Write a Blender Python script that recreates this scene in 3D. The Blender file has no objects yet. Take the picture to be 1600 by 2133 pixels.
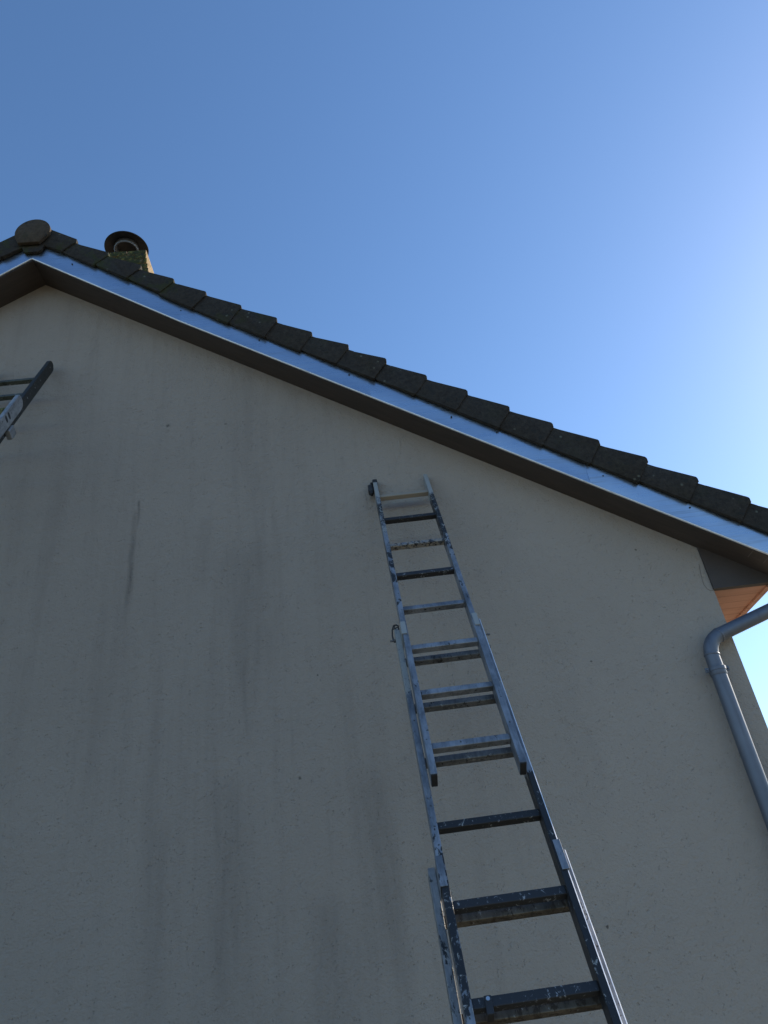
import bpy, bmesh, math, random
from mathutils import Vector, Matrix
random.seed(7)
scene = bpy.context.scene
C = scene.collection
rad = math.radians
CAMZ = 1.6

# ------------------------------------------------------------------ camera
cam_d = bpy.data.cameras.new('camera')
cam = bpy.data.objects.new('camera', cam_d); C.objects.link(cam)
cr = Vector((0.9931748, 0.01571592, -0.11557174))
cu = Vector((0.10617174, -0.5320202, 0.84004885))
cf = Vector((0.04828436, 0.8465858, 0.53005764))
M = Matrix.Identity(4)
for i in range(3):
    M[i][0] = cr[i]; M[i][1] = cu[i]; M[i][2] = -cf[i]
M[2][3] = CAMZ
cam.matrix_world = M
cam_d.sensor_fit = 'VERTICAL'; cam_d.sensor_height = 24.0
cam_d.lens = 1549.96 / 2133.0 * 24.0
cam_d.clip_end = 3000; cam_d.clip_start = 0.05
scene.camera = cam

# ------------------------------------------------------------------ light
SUN_AZ, SUN_EL = rad(58), rad(27)            # azimuth measured from +y towards +x
w = bpy.data.worlds.new('World'); scene.world = w; w.use_nodes = True
nt = w.node_tree; nt.nodes.clear()
sky = nt.nodes.new('ShaderNodeTexSky'); sky.sky_type = 'NISHITA'; sky.sun_disc = False
sky.sun_elevation = SUN_EL; sky.sun_rotation = SUN_AZ
sky.air_density = 1.0; sky.dust_density = 0.34; sky.ozone_density = 3.5; sky.altitude = 100
bg = nt.nodes.new('ShaderNodeBackground'); bg.inputs['Strength'].default_value = 0.15
wo = nt.nodes.new('ShaderNodeOutputWorld')
hs = nt.nodes.new('ShaderNodeHueSaturation'); hs.inputs['Saturation'].default_value = 1.08
nt.links.new(sky.outputs[0], hs.inputs['Color']); nt.links.new(hs.outputs[0], bg.inputs[0]); nt.links.new(bg.outputs[0], wo.inputs[0])
sun_d = bpy.data.lights.new('sun', 'SUN'); sun_d.energy = 5.0; sun_d.angle = rad(0.5); sun_d.color = (1, .90, .76)
sun = bpy.data.objects.new('sun', sun_d); C.objects.link(sun)
S = Vector((math.sin(SUN_AZ)*math.cos(SUN_EL), math.cos(SUN_AZ)*math.cos(SUN_EL), math.sin(SUN_EL)))
sun.rotation_euler = S.to_track_quat('Z', 'Y').to_euler()
scene.view_settings.view_transform = 'Standard'; scene.view_settings.look = 'None'
scene.view_settings.exposure = 0.55; scene.view_settings.gamma = 1.0

# ------------------------------------------------------------------ materials
class N:
    """small node helper"""
    def __init__(s, name):
        s.m = bpy.data.materials.new(name); s.m.use_nodes = True
        s.t = s.m.node_tree; s.b = s.t.nodes['Principled BSDF']
        s.tc = s.t.nodes.new('ShaderNodeTexCoord')
    def L(s, a, b): s.t.links.new(a, b)
    def put(s, sock, v):
        if hasattr(v, 'node'): s.L(v, sock)
        else: sock.default_value = v
    def mapping(s, scale=(1, 1, 1), loc=(0, 0, 0), rot=(0, 0, 0)):
        n = s.t.nodes.new('ShaderNodeMapping'); s.L(s.tc.outputs['Object'], n.inputs[0])
        n.inputs['Scale'].default_value = scale; n.inputs['Location'].default_value = loc
        n.inputs['Rotation'].default_value = rot
        return n.outputs[0]
    def noise(s, scale, detail=3, rough=.55, vec=None, dist=0):
        n = s.t.nodes.new('ShaderNodeTexNoise'); s.L(vec or s.tc.outputs['Object'], n.inputs['Vector'])
        n.inputs['Scale'].default_value = scale; n.inputs['Detail'].default_value = detail
        n.inputs['Roughness'].default_value = rough; n.inputs['Distortion'].default_value = dist
        return n.outputs['Fac']
    def voro(s, scale, vec=None, feature='F1'):
        n = s.t.nodes.new('ShaderNodeTexVoronoi'); n.feature = feature
        s.L(vec or s.tc.outputs['Object'], n.inputs['Vector']); n.inputs['Scale'].default_value = scale
        return n.outputs['Distance']
    def rng(s, v, a, b, c=0., d=1., smooth=False):
        n = s.t.nodes.new('ShaderNodeMapRange'); s.put(n.inputs[0], v)
        if smooth: n.interpolation_type = 'SMOOTHSTEP'
        for i, x in enumerate((a, b, c, d)): s.put(n.inputs[i+1], x)
        return n.outputs[0]
    def math(s, op, a, b=0., c=0.):
        n = s.t.nodes.new('ShaderNodeMath'); n.operation = op
        s.put(n.inputs[0], a); s.put(n.inputs[1], b); s.put(n.inputs[2], c)
        return n.outputs[0]
    def mix(s, f, a, b, kind='MIX'):
        n = s.t.nodes.new('ShaderNodeMix'); n.data_type = 'RGBA'; n.blend_type = kind
        s.put(n.inputs[0], f)
        for sock, v in ((n.inputs[6], a), (n.inputs[7], b)):
            if hasattr(v, 'node'): s.L(v, sock)
            else: sock.default_value = (*v, 1)
        return n.outputs[2]
    def xyz(s):
        n = s.t.nodes.new('ShaderNodeSeparateXYZ'); s.L(s.tc.outputs['Object'], n.inputs[0]); return n.outputs
    def bump(s, h, strength=.5, dist=.01, normal=None):
        n = s.t.nodes.new('ShaderNodeBump'); n.inputs['Strength'].default_value = strength
        n.inputs['Distance'].default_value = dist; s.L(h, n.inputs['Height'])
        if normal: s.L(normal, n.inputs['Normal'])
        return n.outputs[0]
    def col(s, c): 
        if hasattr(c, 'node'): s.L(c, s.b.inputs['Base Color'])
        else: s.b.inputs['Base Color'].default_value = (*c, 1)
    def set(s, rough=None, metal=None, spec=None, normal=None):
        if rough is not None: s.put(s.b.inputs['Roughness'], rough)
        if metal is not None: s.put(s.b.inputs['Metallic'], metal)
        if spec is not None: s.put(s.b.inputs['Specular IOR Level'], spec)
        if normal is not None: s.L(normal, s.b.inputs['Normal'])
        return s.m

def mat_render():
    """beige sprayed render with rain streaks, pits, dirt and painted glare"""
    k = N('stucco_render'); X = k.xyz()
    big = k.noise(.9, 4, .6)
    streak = k.noise(1.0, 5, .65, k.mapping((7, 1, .55)))
    fine = k.noise(1.0, 4, .6, k.mapping((26, 26, 3.5)))
    base = k.mix(k.rng(big, .3, .7), (.412, .352, .294), (.464, .398, .334))
    # vertical dirt streaks, thinning out to the right
    g = k.rng(streak, .46, .74, 0, 1, True)
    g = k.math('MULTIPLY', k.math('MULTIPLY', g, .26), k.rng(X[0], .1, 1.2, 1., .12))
    dirt_glare = k.math('ADD', X[0], k.math('MULTIPLY', k.noise(1.1, 3, .6), 1.2))
    base = k.mix(k.rng(dirt_glare, .2, 2.0, .34, 0, True), base, (.22, .19, .165))  # dirt film that also paints in glare: wall paler towards the right
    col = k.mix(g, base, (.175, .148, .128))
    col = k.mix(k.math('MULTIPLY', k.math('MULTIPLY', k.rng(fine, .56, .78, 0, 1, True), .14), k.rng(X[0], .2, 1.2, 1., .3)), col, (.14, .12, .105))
    # individual rain streaks, and smudges at the ladder top: x, z top, z bottom, half width, strength
    for x0, zt, zb, hw, st in ((-1.276, 4.20, 3.36, .016, .75), (-1.255, 4.25, 4.0, .008, .7), (-.86, 4.1, 3.5, .05, .2), (-.62, 3.9, 2.6, .12, .30),
                               (-.02, 2.5, 1.5, .09, .26), (.03, 2.3, 1.2, .04, .25), (-.74, 2.6, 1.2, .13, .30),
                               (-1.05, 2.4, 1.3, .05, .22), (-.28, 2.0, .9, .10, .32), (.2, 2.9, 2.1, .03, .15), (.215, 4.19, 4.03, .022, .30), (.525, 4.19, 4.02, .022, .34), (.37, 4.02, 3.97, .10, .12), (1.1, 2.6, 2.1, .03, .10)):
        wob = k.math('MULTIPLY', k.math('SUBTRACT', k.noise(2.2, 2, .5, k.mapping((1, 1, 1), (x0*9, 3, 0))), .5), .09)
        dx = k.math('ABSOLUTE', k.math('SUBTRACT', k.math('ADD', X[0], wob), x0))
        a = k.rng(dx, 0, hw*1.6, 1, 0, True)
        b = k.rng(X[2], zb, zb+(zt-zb)*.45, 0, 1, True)
        c = k.rng(X[2], zt-(zt-zb)*.12, zt, 1, 0, True)
        m_ = k.math('MULTIPLY', k.math('MULTIPLY', a, b), c)
        m_ = k.math('MULTIPLY', m_, k.math('MULTIPLY', k.rng(fine, .3, .65, .35, 1), st))
        col = k.mix(m_, col, (.10, .088, .082))
    # holes and marks
    for x0, z0, r in ((-1.104, 4.802, .018), (-.73, 4.77, .010), (1.629, 3.529, .008), (-.372, 2.486, .009), (.946, 1.69, .009), (-.25, 3.0, .006), (1.2, 2.9, .006)):
        d = k.math('ADD', k.math('POWER', k.math('SUBTRACT', X[0], x0), 2.), k.math('POWER', k.math('SUBTRACT', X[2], z0), 2.))
        d = k.math('SQRT', d)
        d = k.math('ADD', d, k.math('MULTIPLY', k.math('SUBTRACT', k.noise(90, 2), .5), .02))
        col = k.mix(k.rng(d, r*.3, r, .75, 0, True), col, (.03, .028, .026))
    pit = k.voro(75, k.mapping((1.2, 1, .9)))
    pn = k.noise(26, 3, .6)
    pm = k.math('MULTIPLY', k.rng(pit, .10, .34, 1, 0, True), k.rng(pn, .52, .62, 0, 1))
    col = k.mix(k.math('MULTIPLY', pm, .10), col, (.07, .062, .055))
    g1 = k.noise(95, 4, .7); g2 = k.noise(30, 3, .55)
    gr = k.noise(420, 2, .5)
    col = k.mix(.22, col, k.mix(gr, (.14, .115, .09), (.56, .48, .39)))
    h = k.math('ADD', k.math('MULTIPLY', g1, .7), k.math('MULTIPLY', g2, .9))
    h = k.math('SUBTRACT', h, k.math('MULTIPLY', pm, .5))
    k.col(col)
    return k.set(rough=.92, spec=.2, normal=k.bump(h, .85, .012))

def mat_tile(name, c1, c2, moss=.5):
    k = N(name)
    if name == 'mossy_brick':                # front is mossy; other faces paler, sunlight painted into their brick colour
        gn = k.t.nodes.new('ShaderNodeNewGeometry'); sn = k.t.nodes.new('ShaderNodeSeparateXYZ'); k.L(gn.outputs['True Normal'], sn.inputs[0])
        moss = k.rng(sn.outputs[1], -.7, -.3, 1., .25)
    n1 = k.noise(6, 5, .65); n2 = k.noise(38, 4, .7); n3 = k.voro(17)
    if name == 'verge_tile_clay': moss = k.rng(k.xyz()[0], -1.6, .2, .85, .12)
    col = k.mix(k.rng(n2, .3, .7), c1, c2)
    col = k.mix(k.math('MULTIPLY', k.rng(n1, *((.5, .64) if name != 'mossy_brick' else (.22, .42)), 0, 1, True), moss), col, (.045, .050, .022))
    col = k.mix(k.math('MULTIPLY', k.rng(k.noise(19, 3, .6), .60, .66, 0, 1), .75), col, (.03, .03, .028))
    if name == 'mossy_brick':
        col = k.mix(k.math('MULTIPLY', k.rng(k.noise(23, 4, .7), .52, .60, 0, 1), .75), col, (.20, .17, .05))
    lich = k.math('MULTIPLY', k.rng(n3, .10, .17, 1, 0), k.rng(k.noise(4.3, 2), .56, .60, 0, 1))
    col = k.mix(k.math('MULTIPLY', lich, .6), col, (.16, .165, .13))
    k.col(col)
    return k.set(rough=.93, spec=.15, normal=k.bump(k.math('ADD', n2, k.math('MULTIPLY', k.noise(120, 3), .6)), .8, .006))

def mat_metal(name, col, col2, rough=.35, metal=.9, brushed=None, bumpd=.0015):
    k = N(name)
    n1 = k.noise(3.5, 4, .6)
    v = k.mapping(brushed) if brushed else None
    n2 = k.noise(9 if not brushed else 1, 4, .65, v)
    c = k.mix(k.rng(n1, .3, .7), col, col2)
    c = k.mix(k.math('MULTIPLY', k.rng(n2, .55, .70, 0, 1), .45), c, tuple(x*.55 for x in col))
    k.col(c)
    return k.set(rough=k.rng(n2, .3, .7, rough-.07, rough+.1), metal=metal, normal=k.bump(k.math('ADD', n1, k.math('MULTIPLY', n2, .3)), .35, bumpd*4))

def mat_ladder(name, stops, base=(.31, .32, .34), seed=0., white=(.31, .31, .29), dark=(.017, .016, .016), bigwhite=0.):
    """worn aluminium with dark splashes and pale flakes; stops = (height, dark share, pale share)"""
    k = N(name); X = k.xyz()
    z0, z1 = stops[0][0], stops[-1][0]
    if z1 <= z0: z1 = z0 + 1
    f = k.rng(X[2], z0, z1)
    r = k.t.nodes.new('ShaderNodeValToRGB'); k.L(f, r.inputs[0])
    e = r.color_ramp.elements
    while len(e) < len(stops): e.new(.5)
    for i, (z, a, b) in enumerate(stops):
        e[i].position = (z-z0)/(z1-z0); e[i].color = (a, b, 0, 1)
    sp = k.t.nodes.new('ShaderNodeSeparateColor'); k.L(r.outputs[0], sp.inputs[0])
    vec = k.mapping((1, 1, .45), (seed, seed*.7, seed*1.3))
    A = k.noise(34, 5, .68, vec); B = k.noise(52, 5, .7, k.mapping((1, 1, .8), (seed+5, 2, 1)), 1.2)
    Cc = k.noise(60, 3, .5, k.mapping((1, 1, 1), (seed, 9, 1)))
    sm = k.noise(12, 4, .7, vec)
    c = k.mix(k.rng(sm, .36, .60), tuple(x*.50 for x in base), tuple(x*1.08 for x in base))
    c = k.mix(k.math('MULTIPLY', k.rng(k.noise(1, 4, .7, k.mapping((70, 70, 7), (seed, 1, 4))), .5, .68), .45), c, tuple(x*.40 for x in base))
    spk = k.rng(Cc, .66, .70, 0, 1)
    c = k.mix(k.math('MULTIPLY', spk, .8), c, dark)
    thr = k.rng(sp.outputs[0], 0, 1, .30, .70)
    dm = k.rng(k.math('SUBTRACT', thr, A), -.02, .02, 0, 1)
    thw = k.rng(sp.outputs[1], 0, 1, .32, .70)
    wm = k.rng(k.math('SUBTRACT', thw, B), -.02, .02, 0, 1)
    c = k.mix(dm, c, dark); c = k.mix(wm, c, white)
    k.col(c)
    pm = k.math('MAXIMUM', k.math('MAXIMUM', dm, wm), spk)
    k.L(k.rng(pm, 0, 1, .62, 0.), k.b.inputs['Metallic'])
    return k.set(rough=k.rng(sm, .3, .7, .42, .62), normal=k.bump(k.math('ADD', pm, sm), .35, .002))

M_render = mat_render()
M_tile = mat_tile('verge_tile_clay', (.030, .026, .023), (.060, .052, .043), .55)
M_cap = mat_tile('ridge_tile_clay', (.058, .044, .031), (.10, .076, .054), .35)
M_field = mat_tile('roof_tile_clay', (.11, .075, .055), (.19, .13, .095), .5)
M_brick = mat_tile('mossy_brick', (.22, .16, .10), (.48, .34, .22), .9)
M_fascia = mat_metal('galvanised_flashing', (.43, .50, .60), (.49, .56, .66), .30, .95, (1.5, 60, 60), .0005)
M_lip = mat_metal('flashing_bead', (.80, .80, .80), (.86, .86, .86), .35, .35)
M_zinc = mat_metal('weathered_zinc', (.140, .155, .185), (.20, .215, .245), .55, .6, (14, 14, 1.2))
M_cowl = mat_metal('cowl_black', (.02, .022, .024), (.035, .037, .04), .5, .3)
M_collar = mat_metal('cowl_steel', (.5, .52, .55), (.62, .64, .66), .35, .9)
k = N('soffit_paint'); X = k.xyz()
k.col(k.mix(k.rng(k.noise(5, 4, .6, k.mapping((1, 6, 1))), .3, .7), (.054, .042, .035), (.074, .057, .047)))
M_soffit = k.set(rough=.6, normal=k.bump(k.noise(30, 3, .6, k.mapping((.3, 3, 3))), .3, .003))
k = N('eave_boards'); X = k.xyz()
bd = k.math('FRACT', k.math('DIVIDE', X[1], .095))
gap = k.math('MAXIMUM', k.rng(bd, 0, .05, 1, 0), k.rng(bd, .96, 1, 0, 1))
cc = k.mix(k.rng(k.noise(1, 4, .6, k.mapping((3, 26, 3))), .3, .7), (.44, .22, .145), (.52, .275, .19))
k.col(k.mix(k.math('MULTIPLY', gap, .45), cc, (.12, .06, .04)))
M_boards = k.set(rough=.55, normal=k.bump(k.math('MULTIPLY', gap, -1), .6, .006))
k = N('grass_ground')
k.col(k.mix(k.rng(k.noise(2.5, 6, .7), .3, .7), (.115, .098, .060), (.20, .168, .105)))
M_ground = k.set(rough=.95, normal=k.bump(k.noise(40, 4, .7), .8, .03))
k = N('black_rubber'); k.col(k.mix(k.noise(30, 3), (.012, .012, .014), (.035, .035, .038))); M_rubber = k.set(rough=.65)
k = N('old_rope'); k.col(k.mix(k.noise(60, 3), (.08, .085, .03), (.24, .22, .09))); M_rope = k.set(rough=.9)
k = N('crack_line'); k.col((.15, .13, .11)); M_crack = k.set(rough=.9)
k = N('window_glass'); k.col((.02, .025, .03)); M_glass = k.set(rough=.08, spec=.6)

# ------------------------------------------------------------------ mesh helpers
def obj(name, bm, m, parent=None, smooth=False, auto=None):
    me = bpy.data.meshes.new(name)
    bmesh.ops.recalc_face_normals(bm, faces=bm.faces[:])
    bm.to_mesh(me); bm.free(); me.materials.append(m)
    if smooth:
        for p_ in me.polygons: p_.use_smooth = True
    if auto is not None:
        me.set_sharp_from_angle(angle=rad(auto))
    o = bpy.data.objects.new(name, me); C.objects.link(o)
    if parent is not None: o.parent = parent
    return o
def thing(name, label, cat, matrix=None, group=None):
    o = bpy.data.objects.new(name, None); C.objects.link(o)
    o.empty_display_size = .2
    if matrix is not None: o.matrix_world = matrix
    o['label'] = label; o['category'] = cat
    if group: o['group'] = group
    return o
def merge(bm, b2):
    me = bpy.data.meshes.new('tmp'); b2.to_mesh(me); b2.free(); bm.from_mesh(me); bpy.data.meshes.remove(me)
def add_box(bm, lo, hi, bev=0., seg=2, rot=None):
    b = bmesh.new(); bmesh.ops.create_cube(b, size=1)
    for v in b.verts:
        v.co = Vector([lo[i]+(v.co[i]+.5)*(hi[i]-lo[i]) for i in range(3)])
    if bev: bmesh.ops.bevel(b, geom=b.edges[:], offset=bev, segments=seg, affect='EDGES', profile=.5)
    if rot is not None: bmesh.ops.transform(b, matrix=rot, verts=b.verts[:])
    merge(bm, b)
def add_prism(bm, prof, axis_fn, t0, t1, bev=0., seg=2):
    """prof: 2-D outline; axis_fn(u, v, t) gives a 3-D point"""
    b = bmesh.new()
    v0 = [b.verts.new(axis_fn(u, v, t0)) for u, v in prof]; v1 = [b.verts.new(axis_fn(u, v, t1)) for u, v in prof]
    n = len(prof)
    b.faces.new(v0[::-1]); b.faces.new(v1)
    for i in range(n): b.faces.new((v0[i], v0[(i+1) % n], v1[(i+1) % n], v1[i]))
    bmesh.ops.recalc_face_normals(b, faces=b.faces[:])
    if bev: bmesh.ops.bevel(b, geom=b.edges[:], offset=bev, segments=seg, affect='EDGES', profile=.5)
    merge(bm, b)
def add_tube(bm, pts, r, seg=24, cap=True, radii=None):
    pts = [Vector(p_) for p_ in pts]; rings = []
    up = None
    for i, p_ in enumerate(pts):
        a = pts[max(i-1, 0)]; c = pts[min(i+1, len(pts)-1)]; t = (c-a).normalized()
        if up is None:
            up = Vector((0, 1, 0)) if abs(t.y) < .9 else Vector((1, 0, 0))
        s_ = t.cross(up).normalized(); u_ = s_.cross(t).normalized(); up = u_
        rr = radii[i] if radii else r
        rings.append([bm.verts.new(p_ + (s_*math.cos(2*math.pi*j/seg) + u_*math.sin(2*math.pi*j/seg))*rr) for j in range(seg)])
    for a, b in zip(rings, rings[1:]):
        for j in range(seg): bm.faces.new((a[j], a[(j+1) % seg], b[(j+1) % seg], b[j]))
    if cap: bm.faces.new(rings[0][::-1]); bm.faces.new(rings[-1])
def add_lathe(bm, prof, c, seg=64):
    rings = []
    for r, z in prof:
        rings.append([bm.verts.new((c[0]+r*math.cos(2*math.pi*j/seg), c[1]+r*math.sin(2*math.pi*j/seg), c[2]+z)) for j in range(seg)])
    for a, b in zip(rings, rings[1:]):
        for j in range(seg): bm.faces.new((a[j], a[(j+1) % seg], b[(j+1) % seg], b[j]))
def arc(p0, p1, p2, r, n=10):
    """polyline corner at p1 replaced by a round bend that starts r before it"""
    p0, p1, p2 = map(Vector, (p0, p1, p2)); a = p1+(p0-p1).normalized()*r; b = p1+(p2-p1).normalized()*r
    return [(a*(1-t)**2 + p1*2*t*(1-t) + b*t*t) for t in [i/n for i in range(n+1)]]

# ------------------------------------------------------------------ ground
bm = bmesh.new()
bmesh.ops.create_grid(bm, x_segments=2, y_segments=2, size=700)
g = obj('ground', bm, M_ground); g['kind'] = 'structure'

# ------------------------------------------------------------------ house
D = 3.781; LEN = 9.0
A0, A1 = -0.6874, 3.2608 + CAMZ            # soffit line on the gable plane: z = A0 x + A1
XR = 1.985; XA = -2.072; ZA = A0*XA + A1; XL = 2*XA - XR
EZ = 1.627 + CAMZ; EX = 2.33               # eave soffit height, outer face of the eave board
TH = math.atan(-A0)
def line(x):                               # height of the soffit plane at x, either side of the ridge
    return A0*(XA + abs(x-XA)) + A1
def oh(x):                                 # gable overhang widens a little towards the ridge
    d = XA + abs(x-XA)
    return .188 + max(0., min(.047, (-1.0-d)*.0435))
house = thing('house', 'rendered gable house with dark tiled verge, shiny metal rake strip and mossy chimney', 'house', Matrix.Translation((XA, D, 0)))
def hobj(name, bm, m, parent=None, **kw):
    """geometry is given in world coordinates; object origin stays at the world origin"""
    o = obj(name, bm, m, None, **kw)
    o.parent = parent or house
    o.matrix_parent_inverse = (parent or house).matrix_world.inverted() if (parent or house) is house else Matrix.Identity(4)
    return o

# walls: one closed body; the gable top runs slightly above the soffit line and is hidden by the soffit
bm = bmesh.new()
rnd = random.Random(3)
# right corner slightly uneven, the top corner chipped back
gx = [(XL, 0), (XR, 0), (XR, 3.44), (XR-.004, 3.47), (XR-.018, line(XR)+.05)]
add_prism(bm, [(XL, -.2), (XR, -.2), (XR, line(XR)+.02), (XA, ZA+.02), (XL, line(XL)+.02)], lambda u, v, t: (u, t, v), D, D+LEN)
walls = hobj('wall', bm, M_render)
bm = bmesh.new()                            # thin hairline crack in the render near the corner
pts = [(1.958, D-.0015, 1.795), (1.950, D-.0015, 1.75), (1.943, D-.0015, 1.70), (1.941, D-.0015, 1.663), (1.950, D-.0015, 1.636), (1.962, D-.0015, 1.625), (1.980, D-.0015, 1.620)]
add_tube(bm, [(a, b, c+CAMZ) for a, b, c in pts], .0011, 6)
hobj('wall_crack', bm, M_crack, walls)

# windows on the side walls (out of the photograph's sight)
for side in (-1, 1):
    for yc in (D+2.2, D+5.8):
        bm = bmesh.new(); x0 = XR if side > 0 else XL
        for lo, hi in (((-.03, -.62, .9), (.03, -.55, 2.15)), ((-.03, .55, .9), (.03, .62, 2.15)), ((-.03, -.55, .9), (.03, .55, .97)), ((-.03, -.55, 2.08), (.03, .55, 2.15)), ((-.03, -.035, .97), (.03, .035, 2.08))):
            add_box(bm, (x0+lo[0], yc+lo[1], lo[2]), (x0+hi[0], yc+hi[1], hi[2]), .004)
        wf = hobj('window', bm, M_lip)
        bm = bmesh.new(); add_box(bm, (x0-.012, yc-.56, .96), (x0+.012, yc+.56, 2.09)); hobj('pane', bm, M_glass, wf)

# raked soffit: one board strip per slope from the wall out to the metal strip
for sg in (1, -1):
    bm = bmesh.new()
    xs = [XA, -1.0, -.2, .6, 1.4, XR, 2.2, EX+.11]
    top = []
    for x in xs:
        X = x if sg > 0 else 2*XA - x
        r = [Vector((X, D+.05, line(X))), Vector((X, D-oh(X)+.012, line(X)))]
        top.append([bm.verts.new(v) for v in r] + [bm.verts.new(v+Vector((0, 0, .02))) for v in r])
    for a, b in zip(top, top[1:]):
        bm.faces.new((a[0], a[1], b[1], b[0])); bm.faces.new((a[2], b[2], b[3], a[3]))
        bm.faces.new((a[1], a[3], b[3], b[1])); bm.faces.new((a[0], b[0], b[2], a[2]))
    bm.faces.new(top[0][:2]+top[0][3:1:-1]); bm.faces.new(top[-1][:2]+top[-1][3:1:-1])
    so = hobj('soffit', bm, M_soffit)
    if sg > 0:
        for x in (2.19, 2.26, 2.36):        # dark joints between the short boards at the foot of the rake
            bm = bmesh.new()
            add_prism(bm, [(x-.0012, 0), (x+.0012, 0), (x+.0012, .004), (x-.0012, .004)], lambda u, v, t: (u, t, line(u)-.001+v), D-.1, D-.185)
            hobj('board_joint', bm, M_crack, so)
    # end panel that closes the eave box, in line with the gable
    bm = bmesh.new()
    tri = [(XR-.003, EZ), (EX-.002, EZ), (EX-.002, line(EX)+.002), (XR-.003, line(XR-.003)+.002)]
    if sg < 0: tri = [(2*XA-u, v) for u, v in tri]
    add_prism(bm, tri, lambda u, v, t: (u, t, v), D-.014, D+.02)
    hobj('box_end', bm, M_soffit)
    # horizontal eave soffit of narrow boards and the eave board
    bm = bmesh.new(); a, b = (XR+.001, EX-.035) if sg > 0 else (2*XA-EX+.035, 2*XA-XR-.001)
    add_box(bm, (a, D+.0205, EZ), (b, D+LEN, EZ+.018)); hobj('eave_soffit', bm, M_boards)
    bm = bmesh.new(); a, b = (EX-.034, EX) if sg > 0 else (2*XA-EX, 2*XA-EX+.034)
    add_box(bm, (a, D+.0205, EZ-.012), (b, D+LEN, EZ+.16), .003); hobj('eave_board', bm, M_boards)

# metal strip on the rake with its rolled lower bead
def slope_pt(x, h, y): return (x, y, line(x)+h)
for sg in (1, -1):
    bm = bmesh.new(); lip = bmesh.new()
    brk = [XA, -1.0, .22, 1.42, EX+.14]     # sheets lap at these joints
    for i in range(4):
        a, b = brk[i], brk[i+1]
        n = 8; yo = .0016*(i % 2)
        rows = []
        for j in range(n+1):
            x = a+(b-a)*j/n + (.004 if j == n and i < 3 else 0); X = x if sg > 0 else 2*XA-x
            y = D-oh(X)-yo; wv = .0022*math.sin(x*9+i)+.0012*math.sin(x*31)
            rows.append([bm.verts.new(slope_pt(X, h, y+wv*k_)) for h, k_ in ((.014, 0), (.05, 1), (.09, 1.4), (.13, 1), (.20, 0))] +
                        [bm.verts.new(slope_pt(X, .20, y+.02)), bm.verts.new(slope_pt(X, .012, y+.02))])
        for p_, q_ in zip(rows, rows[1:]):
            for m_ in range(7): bm.faces.new((p_[m_], q_[m_], q_[(m_+1) % 7], p_[(m_+1) % 7]))
        bm.faces.new(rows[0]); bm.faces.new(rows[-1][::-1])
    pts = []
    xs_ = [XA+.003, -1.5, -1.0, 0, 1, 2, EX+.14]
    for x in xs_:
        X = x if sg > 0 else 2*XA-x
        pts.append(slope_pt(X, -.001, D-oh(X)-.0075))
    add_tube(lip, pts, .0056, 12)
    f_ = hobj('rake_flashing', bm, M_fascia, smooth=True, auto=35)
    hobj('drip_bead', lip, M_lip, f_, smooth=True, auto=60)
    for x in (-1.785, -.998, -.467, .102, .699, .952, 1.504, 1.932):
        X = x if sg > 0 else 2*XA-x-.07
        c = slope_pt(X, .118+.012*math.sin(x*7), D-oh(X)-.003)
        riv = bmesh.new(); add_tube(riv, [(c[0], c[1]+.004, c[2]), (c[0], c[1]-.002, c[2])], .0050, 10)
        hobj('rivet', riv, M_rubber, f_)

# ridge wedge behind the two strips at the very top
bm = bmesh.new()
add_prism(bm, [(XA-.10, ZA+.20), (XA-.088, ZA+.125), (XA-.062, ZA+.058), (XA-.05, ZA+.05), (XA+.045, ZA+.05), (XA+.06, ZA+.062), (XA+.085, ZA+.125), (XA+.10, ZA+.20)], lambda u, v, t: (u, t, v), D-oh(XA)-.026, D-oh(XA)-.003, .004)
hobj('apex_block', bm, M_tile)

# roof field
STEP = .236
bm = bmesh.new()
for sg in (1, -1):
    ny = int(LEN/.05)
    for kx in range(20):
        x0 = XA + .03 + kx*STEP; x1 = min(x0+STEP+.02, EX+.17)
        if x0 > EX+.1: break
        rows = []
        for j in range(ny+1):
            y = D-.10+j*(LEN+.2)/ny; ph = (y-D)/.30*2*math.pi
            b_ = .016*max(0, math.cos(ph))
            vs = []
            for x, h in ((x0, .262), (x1, .298), (x1, .27)):
                X = x if sg > 0 else 2*XA-x
                vs.append(bm.verts.new((X, y, line(X)+h+b_)))
            rows.append(vs)
        for p_, q_ in zip(rows, rows[1:]):
            for m_ in range(2): bm.faces.new((p_[m_], p_[m_+1], q_[m_+1], q_[m_]))
roof = hobj('roof', bm, M_field, smooth=True, auto=30)
# roof core under the tiles
bm = bmesh.new()
for sg in (1, -1):
    add_prism(bm, [(XA, ZA+.022), (EX-.04, line(EX-.04)+.022), (EX-.04, line(EX-.04)+.24), (XA, ZA+.24)] if sg > 0 else
              [(XA, ZA+.022), (2*XA-EX+.04, line(EX-.04)+.022), (2*XA-EX+.04, line(EX-.04)+.24), (XA, ZA+.24)], lambda u, v, t: (u, t, v), D-.16, D+LEN+.16)
hobj('rafter_deck', bm, M_soffit, roof)

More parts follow.
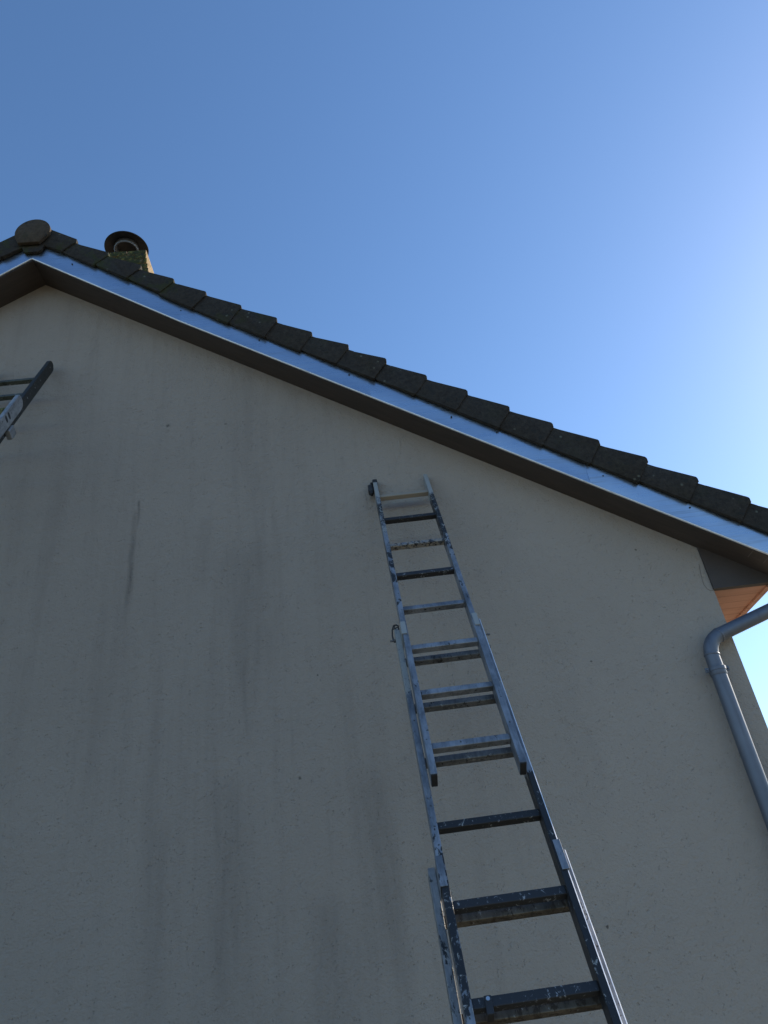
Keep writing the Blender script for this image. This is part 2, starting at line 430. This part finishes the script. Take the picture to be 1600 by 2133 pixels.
# verge tiles: each slab hangs over the metal strip and laps the next one down
def verge(sg, y_of, n, ydir=-1):
    bm = bmesh.new(); rr = random.Random(11+sg)
    edges = [-1.762, -1.521, -1.283, -1.047, -.818, -.576, -.338, -.11, .121, .352, .592, .826, 1.059, 1.294, 1.538, 1.78, 2.025, 2.269, 2.508]
    start = [XA-.02]+edges[:-1]
    for k_, (a, b) in enumerate(zip(start, edges)):
        j = lambda s_: rr.uniform(-s_, s_)
        a_ = a-.035; ht = .368+j(.006); hb = .334+j(.004); lo = .152+j(.007) if k_ > 3 else .178+j(.006)
        if k_ == 0: hb = .36
        loc = [(a_, line(a_)+hb-.004), (a+.03, line(a+.03)+hb), (b-.006, line(b-.006)+ht), (b, line(b)+ht-.006), (b-.001, line(b)+ht-.034+j(.004)), (b-.016+j(.003), line(b)+ht-.046),
               (b-.084+j(.006), line(b-.084)+lo+.020), (b-.092+j(.005), line(b-.092)+lo), (b-.100, line(b-.100)+lo-.003+j(.003)), (a_-.07, line(a_-.07)+lo+.008)]
        if k_ == 0: loc[-1] = (a_+.03, line(a_+.03)+lo+.01)
        out = []
        for u, v in loc: out.append((u if sg > 0 else 2*XA-u, v if sg > 0 else v))
        # the lower end rides on the next tile, so it stands a little further out
        def fn(u, v, t, a=a, b=b, sg=sg):
            U = u if sg > 0 else 2*XA-u
            f = (U-a)/(b-a)
            y = D-oh(u)-.012
            return (u, (y-.014-.009*f-seat) if t < .5 else y+.008, v)
        seat = rr.uniform(0, .004)
        b2 = bmesh.new(); add_prism(b2, out, fn, 0, 1, .0030, 2)
        for v in b2.verts:
            v.co += Vector((rr.uniform(-1, 1), rr.uniform(-1, 1), rr.uniform(-1, 1)))*.0012
        merge(bm, b2)
        # top of the tile running back over the roof, with a rolled edge
        prof = [(a_, hb-.03), (a+.03, hb), (b-.012, ht), (b, ht-.010), (b, ht-.034), (a_, hb-.055)]
        def fn2(u, v, t, sg=sg):
            U = u if sg > 0 else 2*XA-u
            return (U, D-oh(u)+(-.012 if t < .5 else .19), line(u)+v-.001-(0 if t < .5 else .03))
        add_prism(bm, prof, fn2, 0, 1, .003, 1)
    return bm
for sg in (1, -1):
    hobj('verge_tiles', verge(sg, None, 0), M_tile, roof, smooth=True, auto=40)

# ridge: half-round tiles along the roof and the end piece with its shield
bm = bmesh.new()
for i in range(int(LEN/.38)+1):
    y0 = D-oh(XA)+.02+i*.38; seg = 14; rings = []
    for y, r in ((y0, .150), (y0+.03, .152), (y0+.40, .138)):
        rings.append([bm.verts.new((XA+r*math.cos(math.pi*j/seg), y, ZA+.232+r*.85*math.sin(math.pi*j/seg))) for j in range(seg+1)])
    for a, b in zip(rings, rings[1:]):
        for j in range(seg): bm.faces.new((a[j], a[j+1], b[j+1], b[j]))
hobj('ridge_tiles', bm, M_field, roof, smooth=True, auto=40)
bm = bmesh.new()
seg = 22; outl = []
for j in range(seg+1):
    a = math.pi*(-.06+1.12*j/seg)
    outl.append((XA-.008+.128*math.cos(a), ZA+.238+.138*math.sin(a)))
outl += [(XA-.128, ZA+.185), (XA-.100, ZA+.118), (XA+.052, ZA+.114), (XA+.100, ZA+.185)]
add_prism(bm, outl, lambda u, v, t: (u, t, v), D-oh(XA)-.062, D-oh(XA)-.034, .004)
add_prism(bm, [(XA-.02+.118*math.cos(math.pi*j/16), ZA+.225+.13*math.sin(math.pi*j/16)) for j in range(17)], lambda u, v, t: (u, t, v), D-oh(XA)-.034, D-oh(XA)+.03)
hobj('ridge_end_tile', bm, M_cap, roof, smooth=True, auto=35)

# chimney stack with mossy bricks
bm = bmesh.new(); cx0, cx1, cy0, cy1 = -1.835, -1.518, 4.28, 4.62; ct = 5.650+CAMZ
rr = random.Random(5); zc = ct-.0; row = 0
while zc > ct-1.35:
    hh = .058; off = 0 if row % 2 == 0 else .075; grow = 0.010*row if row < 8 else .08
    if row == 0: grow = .004
    x = cx0-grow; xe = cx1+grow*1.1
    cuts = [x]+[c for c in [cx0-.3+off+.15*i for i in range(8)] if x+.03 < c < xe-.03]+[xe]
    for a, b in zip(cuts, cuts[1:]):
        add_box(bm, (a+.003, cy0-grow*.6+rr.uniform(-.004, .004), zc-hh+rr.uniform(-.003, .003)), (b-.003, cy1+grow*.6+rr.uniform(-.004, .004), zc+rr.uniform(-.004, .004)), .006, 2)
    zc -= .066; row += 1
add_box(bm, (cx0-.0, cy0+.012, ct-1.35), (cx1+.0, cy1-.012, ct-.012))
add_box(bm, (cx0-.075, cy0-.032, ct-1.35), (cx1+.08, cy1+.032, ct-.53))
chim = hobj('chimney', bm, M_brick, smooth=True, auto=40)
ccx, ccy = -1.752, 4.44
bm = bmesh.new()
zz = 5.90+CAMZ; R_ = .190
add_lathe(bm, [(.0005, .050), (.06, .045), (.14, .022), (R_, .0), (R_+.003, -.006), (R_-.004, -.009), (R_-.008, -.004), (.14, .010), (.06, .030), (.0005, .034)], (ccx, ccy, zz))
cw = hobj('cowl', bm, M_cowl, chim, smooth=True, auto=60)
bm = bmesh.new()
add_lathe(bm, [(.104, .018), (.108, -.030), (.102, -.036), (.084, -.018), (.080, .02)], (ccx, ccy, zz))
hobj('cowl_collar', bm, M_zinc, chim, smooth=True, auto=50)
bm = bmesh.new()
for a in (10, 130, 180):
    c, s_ = math.cos(rad(a)), math.sin(rad(a))
    add_tube(bm, [(ccx+.09*c, ccy+.09*s_, ct-.01), (ccx+.1*c, ccy+.1*s_, zz-.0)], .006, 8)
add_lathe(bm, [(.085, -.02), (.085, .05), (.075, .05), (.075, -.02)], (ccx, ccy, ct))
hobj('cowl_stay', bm, M_cowl, chim)

# gutter and downspout
bm = bmesh.new(); gx, gz = EX+.066, EZ+.118
for y0, y1 in ((D-.19, D+LEN),):
    n = 14; rings = []
    for y in (y0, y1):
        rings.append([bm.verts.new((gx+.06*math.cos(a), y, gz+.06*math.sin(a))) for a in [math.pi+math.pi*j/n for j in range(n+1)]] +
                     [bm.verts.new((gx+.055*math.cos(a), y, gz+.055*math.sin(a))) for a in [2*math.pi-math.pi*j/n for j in range(n+1)]])
    a, b = rings; N_ = len(a)
    for j in range(N_): bm.faces.new((a[j], a[(j+1) % N_], b[(j+1) % N_], b[j]))
hobj('gutter', bm, M_zinc, smooth=True, auto=40)

py = D-.072; pr = .0385
V = lambda x, z, y=py: (x, y, z+CAMZ)
P0 = V(1.806, 1.29); 
bm = bmesh.new()
low = V(1.806, -1.45); elb = (1.806, py, 1.312+CAMZ); far = (2.33, py+.03, 1.488+CAMZ); upx = (2.396, py+.04, 1.51+CAMZ); top_ = (2.396, py+.04, gz-.05)
path = [low, (1.806, py, 1.14+CAMZ)]
path2 = [(1.806, py, 1.155+CAMZ)] + arc((1.806, py, 1.155+CAMZ), elb, far, .095, 12)
path3 = arc(elb, upx, top_, .05, 8) + [top_]
hb_ = bmesh.new()
add_tube(bm, [path[0], path[1]], pr, 40)
ds = hobj('downspout', bm, M_zinc, smooth=True, auto=40)
bm = bmesh.new(); add_tube(bm, path2+path3, pr-.001, 40)
hobj('swan_neck', bm, M_zinc, ds, smooth=True, auto=40)
for i_, j_ in ((2, 3), (len(path2)-2, len(path2)-1)):   # soldered joints of the bend
    a_, b_ = Vector(path2[i_]), Vector(path2[j_]); d_ = (b_-a_).normalized()
    bm = bmesh.new(); add_tube(bm, [a_-d_*.006, a_-d_*.004, a_+d_*.004, a_+d_*.006], pr, 40, radii=[pr-.001, pr+.0012, pr+.0012, pr-.001])
    hobj('pipe_seam', bm, M_zinc, ds, smooth=True, auto=50)
bm = bmesh.new()                             # flared socket, clamp band and the two lugs
cz = 1.155+CAMZ
add_tube(bm, [(1.806, py, cz-.035), (1.806, py, cz-.03), (1.806, py, cz+.004), (1.806, py, cz+.012)], pr, 40, radii=[pr+.001, pr+.0035, pr+.0035, pr+.0005])
add_tube(bm, [(1.806, py, cz-.012), (1.806, py, cz-.010), (1.806, py, cz+.008), (1.806, py, cz+.010)], pr, 40, radii=[pr+.004, pr+.006, pr+.006, pr+.004])
hobj('socket_band', bm, M_zinc, ds, smooth=True, auto=40)
for s_ in (-1, 1):
    bm = bmesh.new(); xa = 1.806+s_*(pr+.002)
    add_box(bm, (min(xa, xa+s_*.022), py-.004, cz-.014), (max(xa, xa+s_*.022), py+.004, cz+.012), .002)
    add_tube(bm, [(xa+s_*.013, py-.012, cz), (xa+s_*.013, py+.012, cz)], .006, 6)
    hobj('clamp_lug', bm, M_zinc, ds)
bm = bmesh.new(); add_tube(bm, [(1.806, py+pr, cz), (1.806, D, cz)], .005, 8)
hobj('wall_stud', bm, M_zinc, ds)
for zc in (.35, ):
    bm = bmesh.new(); cz2 = zc
    add_tube(bm, [(1.806, py, cz2-.01), (1.806, py, cz2+.01)], pr+.004, 32); add_tube(bm, [(1.806, py+pr, cz2), (1.806, D, cz2)], .005, 8)
    hobj('pipe_clamp', bm, M_zinc, ds)

# ------------------------------------------------------------------ ladders
def box_lad(bm, x0, x1, n0, n1, z0, z1, bev=.0022):
    """ladder frame: x across, y away from the climber (= -n), z along the rails"""
    add_box(bm, (x0, -n1, z0), (x1, -n0, z1), bev, 2)

def rung_mesh(hw, n, z):
    bm = bmesh.new(); s_ = .0145
    prof = [(-n-s_, z-s_), (-n-s_, z+s_), (-n+s_, z+s_), (-n+s_, z-s_)]
    add_prism(bm, prof, lambda u, v, t: (t, u, v), -hw-.001, hw+.001, .0035, 3)
    return bm

up = Vector((-.00726419, .48026547, .8770931)); rt = Vector((.999965705, 0, .00828183866)); nn = Vector((-.00397748, -.87712318, .480249))
T0 = Vector((.34046182, 3.68126116, 2.42904006+CAMZ)) - nn*.0145 - up*.0145
FOOT = 4.59
def ladder_matrix(T, up, rt, nn, foot):
    m = Matrix.Identity(4); o = T - up*foot
    for i in range(3):
        m[i][0] = rt[i]; m[i][1] = -nn[i]; m[i][2] = up[i]; m[i][3] = o[i]
    return m
lad = thing('extension_ladder', 'three section aluminium extension ladder splashed with dark paint leaning on the wall centre', 'ladder', ladder_matrix(T0, up, rt, nn, FOOT))
def lobj(name, bm, m, parent=None, **kw):
    return obj(name, bm, m, parent or lad, **kw)
Z = lambda s_: s_ + FOOT
# section: half inner width, n centre, rail top, rail bottom
secs = [(.1444, 0., .175, -2.10, 0), (.1728, -.0608, -1.205, -3.55, 5), (.2015, -.1216, -2.365, -4.59, 9)]
RW, RD = .0245, .031
mats_rail = {
    (0, -1): mat_ladder('paint_rail_a', [(Z(-2.1), .05, .02), (Z(-1.2), .12, .05), (Z(-.95), .35, .05), (Z(-.55), .55, .08), (Z(-.5), .25, .10), (Z(-.42), .15, .50), (Z(-.2), .80, .28), (Z(-.04), .5, .42), (Z(0), .0, .95), (Z(.16), 0., .95)], seed=1.),
    (0, 1): mat_ladder('paint_rail_b', [(Z(-2.1), .03, .02), (Z(-1.2), .10, .08), (Z(-.7), .3, .2), (Z(-.45), .75, .25), (Z(-.1), .9, .28), (Z(-.05), .25, .75), (Z(0), .0, .85), (Z(.16), 0., .9)], seed=2.3),
    (1, -1): mat_ladder('paint_rail_c', [(Z(-3.5), .15, .1), (Z(-2.9), .35, .15), (Z(-2.7), .62, .12), (Z(-2.45), .8, .08), (Z(-2.3), .2, .1), (Z(-1.8), .08, .05), (Z(-1.65), .1, .15), (Z(-1.6), .12, .75), (Z(-1.2), .15, .62)], seed=3.1),
    (1, 1): mat_ladder('paint_shade_rail_d', [(Z(-3.5), .92, .08), (Z(-2.2), .95, .06), (Z(-2.12), .8, .05), (Z(-2.05), .10, .05), (Z(-1.2), .10, .25)], seed=4.7),  # dark paint, deepened low down to stand in for shade and dark reflections
    (2, -1): mat_ladder('paint_rail_e', [(Z(-4.6), .3, .2), (Z(-2.6), .32, .2), (Z(-2.35), .15, .1)], seed=5.2, base=(.33, .32, .31)),
    (2, 1): mat_ladder('paint_rail_f', [(Z(-4.6), .2, .1), (Z(-2.6), .15, .1), (Z(-2.35), .12, .1)], seed=6.6, base=(.52, .46, .42)),
}
M_white = mat_ladder('paint_pale', [(0, .12, .9), (1, .12, .9)], seed=8.)
R_cream = mat_ladder('rung_cream', [(0, .30, .86), (9, .30, .86)], seed=7., white=(.30, .255, .20), dark=(.07, .055, .04))
R_dark = mat_ladder('rung_dark', [(0, .95, .12), (9, .95, .12)], seed=9.)
R_dark2 = mat_ladder('rung_navy_flaked', [(0, .90, .17), (9, .90, .17)], seed=12.5, white=(.26, .27, .28), dark=(.022, .021, .022))
R_mixed = mat_ladder('rung_mixed', [(0, .45, .50), (9, .45, .50)], seed=10., white=(.30, .26, .21), dark=(.015, .013, .013))
R_alu = mat_ladder('rung_aluminium', [(0, .14, .04), (9, .14, .04)], seed=11.)
R_alu2 = mat_ladder('rung_aluminium_stained', [(0, .28, .12), (9, .28, .12)], seed=13., base=(.22, .22, .22))
R_warm = mat_ladder('rung_warm_reflection', [(0, .42, .10), (9, .42, .10)], seed=14., base=(.20, .17, .13), dark=(.05, .035, .02))  # warm tint imitates sunlit ground mirrored in the rungs
M_glint = mat_metal('glint_aluminium', (.75, .74, .72), (.85, .84, .82), .32, .8)
def rung_mat(sec, k_):
    if sec == 0: return {0: R_cream, 1: R_dark, 2: R_mixed, 3: R_dark2}.get(k_, R_alu)
    if sec == 1: return R_alu2 if k_ < 8 else (R_dark if k_ == 8 else R_dark2)
    return R_warm
for si, (hw, n0, st, sb, k0) in enumerate(secs):
    for sx in (-1, 1):
        bm = bmesh.new(); x0, x1 = sorted((sx*hw, sx*(hw+RW)))
        box_lad(bm, x0, x1, n0-RD, n0+RD, Z(sb), Z(st), .0035 if (sx > 0 and si > 0) else .0022)
        r = lobj('rail', bm, mats_rail[(si, sx)])
        if sx > 0 and si > 0:                # outer edge in pale metal: the sun's glint put into the colour
            r.data.materials.append(M_glint)
            for p_ in r.data.polygons:
                if p_.normal.x > .3: p_.material_index = 1
        bm = bmesh.new()                     # plug at the lower end, standing just proud
        box_lad(bm, x0+.001, x1-.001, n0-RD+.001, n0+RD-.001, Z(sb)-(.028 if si == 2 else .004), Z(sb)+.01, .002)
        lobj('end_plug', bm, M_rubber, r)
    for j in range(8):
        k_ = k0+j; off = 0 if si == 0 else (-.0084 if si == 1 else -.012)
        s_ = -.28*k_+off
        if s_ < sb+.03: continue
        lobj('rung', rung_mesh(hw, n0, Z(s_)), rung_mat(si, k_))
# guide brackets riveted to the top of the wider section and hooked round the narrower rail
for si, zz_, ln in ((0, -1.285, .085), (1, -2.425, .105)):
    hw = secs[si][0]; n0 = secs[si][1]
    for sx in (-1, 1):
        bm = bmesh.new()
        xi, xo = sx*(hw-.001), sx*(hw+RW+.0035)
        a, b = sorted((xi+sx*.006, xo))
        box_lad(bm, a, b, n0+RD+.0005, n0+RD+.0045, Z(zz_-ln/2), Z(zz_+ln/2), .0012)
        a, b = sorted((sx*(hw+RW+.0006), xo))
        box_lad(bm, a, b, n0-RD-.03, n0+RD+.0005, Z(zz_-ln/2), Z(zz_+ln/2), .0012)
        lobj('guide_bracket', bm, M_white if si == 0 else R_alu)
# top left: rubber wheel cap and its strap; top right: small open plug
bm = bmesh.new()
xl = -secs[0][0]-RW
box_lad(bm, xl-.002, -secs[0][0]+.003, -RD-.002, RD+.003, Z(.150), Z(.192), .006)
box_lad(bm, xl-.016, xl-.002, -.02, .02, Z(.165), Z(.180), .003)
add_box(bm, (xl-.034, -.022, Z(.075)), (xl-.004, .020, Z(.155)), .010, 3)
add_box(bm, (xl-.026, -.016, Z(.048)), (xl-.010, .010, Z(.085)), .006, 3)
lobj('wall_roller', bm, M_rubber)
bm = bmesh.new(); xr = secs[0][0]
box_lad(bm, xr-.001, xr+RW+.001, -RD+.002, RD+.001, Z(.168), Z(.186), .003)
lobj('top_plug', bm, M_white)
# latch wire and bolt on the left of the middle section's top, stub bolts on its right
bm = bmesh.new(); xl = -secs[1][0]-RW; nc = secs[1][1]
w_ = [(xl+.020, -nc-.032, Z(-1.215)), (xl+.020, -nc-.033, Z(-1.190)), (xl+.012, -nc-.033, Z(-1.182)), (xl+.000, -nc-.032, Z(-1.184)), (xl-.009, -nc-.02, Z(-1.20)), (xl-.012, -nc-.006, Z(-1.225)), (xl-.010, -nc, Z(-1.25)), (xl-.004, -nc, Z(-1.262))]
add_tube(bm, w_, .0036, 8)
add_tube(bm, [(xl+.020, -nc-.035, Z(-1.200)), (xl-.006, -nc-.026, Z(-1.203))], .0024, 8)
add_tube(bm, [(xl+.003, -nc-.035, Z(-1.215)), (xl+.003, -nc-.036, Z(-1.184))], .0022, 8)
lobj('latch_wire', bm, M_rubber)
bm = bmesh.new()
add_tube(bm, [(xl, -nc, Z(-1.252)), (xl-.026, -nc, Z(-1.252))], .0045, 10); add_tube(bm, [(xl-.004, -nc, Z(-1.252)), (xl-.010, -nc, Z(-1.252))], .009, 6)
lobj('latch_bolt', bm, R_alu2)
for zz_, L_, r_ in ((-1.275, .030, .0052), (-1.36, .012, .009)):
    bm = bmesh.new(); xr = secs[1][0]+RW
    add_tube(bm, [(xr, -nc+.01, Z(zz_)), (xr+L_*.7, -nc+.01, Z(zz_))], r_*.6, 10); add_tube(bm, [(xr+L_*.6, -nc+.01, Z(zz_)), (xr+L_, -nc+.01, Z(zz_))], r_, 8)
    lobj('stub_bolt', bm, R_alu2)
# black stop block screwed to the tenth rung
k_ = 10; s_ = Z(-.28*k_-.0084); nc = secs[1][1]
bm = bmesh.new(); xb = -secs[1][0]+.045
box_lad(bm, xb-.010, xb+.010, nc+.0140, nc+.0200, s_-.034, s_+.014, .002)
box_lad(bm, xb-.010, xb+.010, nc-.02, nc+.0140, s_-.034, s_-.0155, .002)
rb = lobj('rung_stop', bm, M_rubber)
bm = bmesh.new(); add_tube(bm, [(xb, -(nc+.019), s_+.004), (xb, -(nc+.023), s_+.004)], .0055, 12)
lobj('screw', bm, M_collar, rb)

# second ladder, cut by the left edge of the photograph
l2 = rad(25.0)
up2 = Vector((0, math.sin(l2), math.cos(l2))); rt2 = Vector((1, 0, 0)); nn2 = Vector((0, -math.cos(l2), math.sin(l2)))
A = Vector((-1.9215, 3.741, 3.815+CAMZ)) - nn2*0.0 
W2 = .36
F2 = (A.z)/math.cos(l2) - .0
T2 = A - rt2*(W2/2)
lad2 = thing('extension_ladder', 'second ladder at the left edge with black upper rail and silver slotted lower rail', 'ladder', ladder_matrix(T2, up2, rt2, nn2, F2))
def l2obj(name, bm, m, parent=None, **kw): return obj(name, bm, m, parent or lad2, **kw)
R2_dark = mat_ladder('second_rail_dark', [(0, .93, .05), (9, .93, .05)], seed=21., dark=(.022, .023, .021))
R2_alu = mat_ladder('second_rail_silver', [(0, .05, .03), (9, .05, .03)], seed=22., base=(.40, .40, .40))
R2_rung = mat_ladder('second_rung_greenish', [(0, .3, .1), (9, .3, .1)], seed=23., base=(.12, .13, .11), dark=(.05, .06, .05))
Z2 = lambda s_: F2 + s_
d2 = .036
for sx in (-1, 1):
    x0, x1 = sorted((sx*W2/2, sx*(W2/2+.025)))
    bm = bmesh.new()
    prof = [(-d2, Z2(-3.2)), (-d2, Z2(-.03)), (-d2+.014, Z2(-.004)), (d2-.030, Z2(0)), (d2-.006, Z2(-.022)), (d2, Z2(-.055)), (d2, Z2(-3.2))]
    add_prism(bm, prof, lambda u, v, t: (t, u, v), x0, x1, .003, 2)
    rr_ = l2obj('rail', bm, R2_dark)
    for zz_ in (-.075, -.30, -.42, -.58):
        bm = bmesh.new(); add_tube(bm, [(sx*(W2/2+.0245), -.005, Z2(zz_)), (sx*(W2/2+.0268), -.005, Z2(zz_))], .0045, 8)
        l2obj('rivet', bm, R2_alu, rr_)
    # silver lower section: wider, nearer the climber, with a rounded top and two slots
    x0, x1 = sorted((sx*(W2/2+.0285), sx*(W2/2+.0535)))
    bm = bmesh.new(); nb = .052
    prof = [(-nb-d2, Z2(-F2)+.005-Z2(0)+F2), ]
    prof = [(-nb-d2-.004, .005), (-nb-d2-.004, Z2(-.735)), (-nb-d2+.010, Z2(-.72)), (-nb+d2-.030, Z2(-.72)), (-nb+d2-.004, Z2(-.74)), (-nb+d2+.004, Z2(-.79)), (-nb+d2+.004, .005)]
    add_prism(bm, prof, lambda u, v, t: (t, u, v), x0, x1, .003, 2)
    sr = l2obj('rail', bm, R2_alu)
    for zz_, yy in ((-.960, -.008), (-1.005, -.008)):
        bm = bmesh.new(); pr_ = [(-nb+yy+.022*math.cos(a), Z2(zz_)+.012*math.sin(a)) for a in [2*math.pi*j/16 for j in range(16)]]
        add_prism(bm, pr_, lambda u, v, t: (t, u, v), sx*(W2/2+.0530), sx*(W2/2+.0545))
        l2obj('slot', bm, M_rubber, sr)
    bm = bmesh.new()
    add_box(bm, (min(sx*(W2/2+.024), sx*(W2/2+.056)), .000, Z2(-1.03)), (max(sx*(W2/2+.024), sx*(W2/2+.056)), .060, Z2(-.95)), .006)
    l2obj('guide_bracket', bm, R2_alu, sr)
for j in range(9):
    s_ = -.305-.25*j
    l2obj('rung', rung_mesh(W2/2, .012, Z2(s_)), R2_rung)
for j in range(14):
    s_ = -1.055-.25*j
    if Z2(s_) < .1: break
    l2obj('rung', rung_mesh(W2/2+.028, .045, Z2(s_-.02)), R2_rung)
# mossy rope hitch over a rung of the second ladder
bm = bmesh.new()
pts = []
for i in range(90):
    a = i*.55; pts.append((W2/2-.10+.012*math.sin(i*.23)+i*.0009, -.012+.036*math.cos(a), Z2(-.815)-.01+.040*math.sin(a)))
add_tube(bm, pts, .007, 8)
l2obj('rope', bm, M_rope, smooth=True)
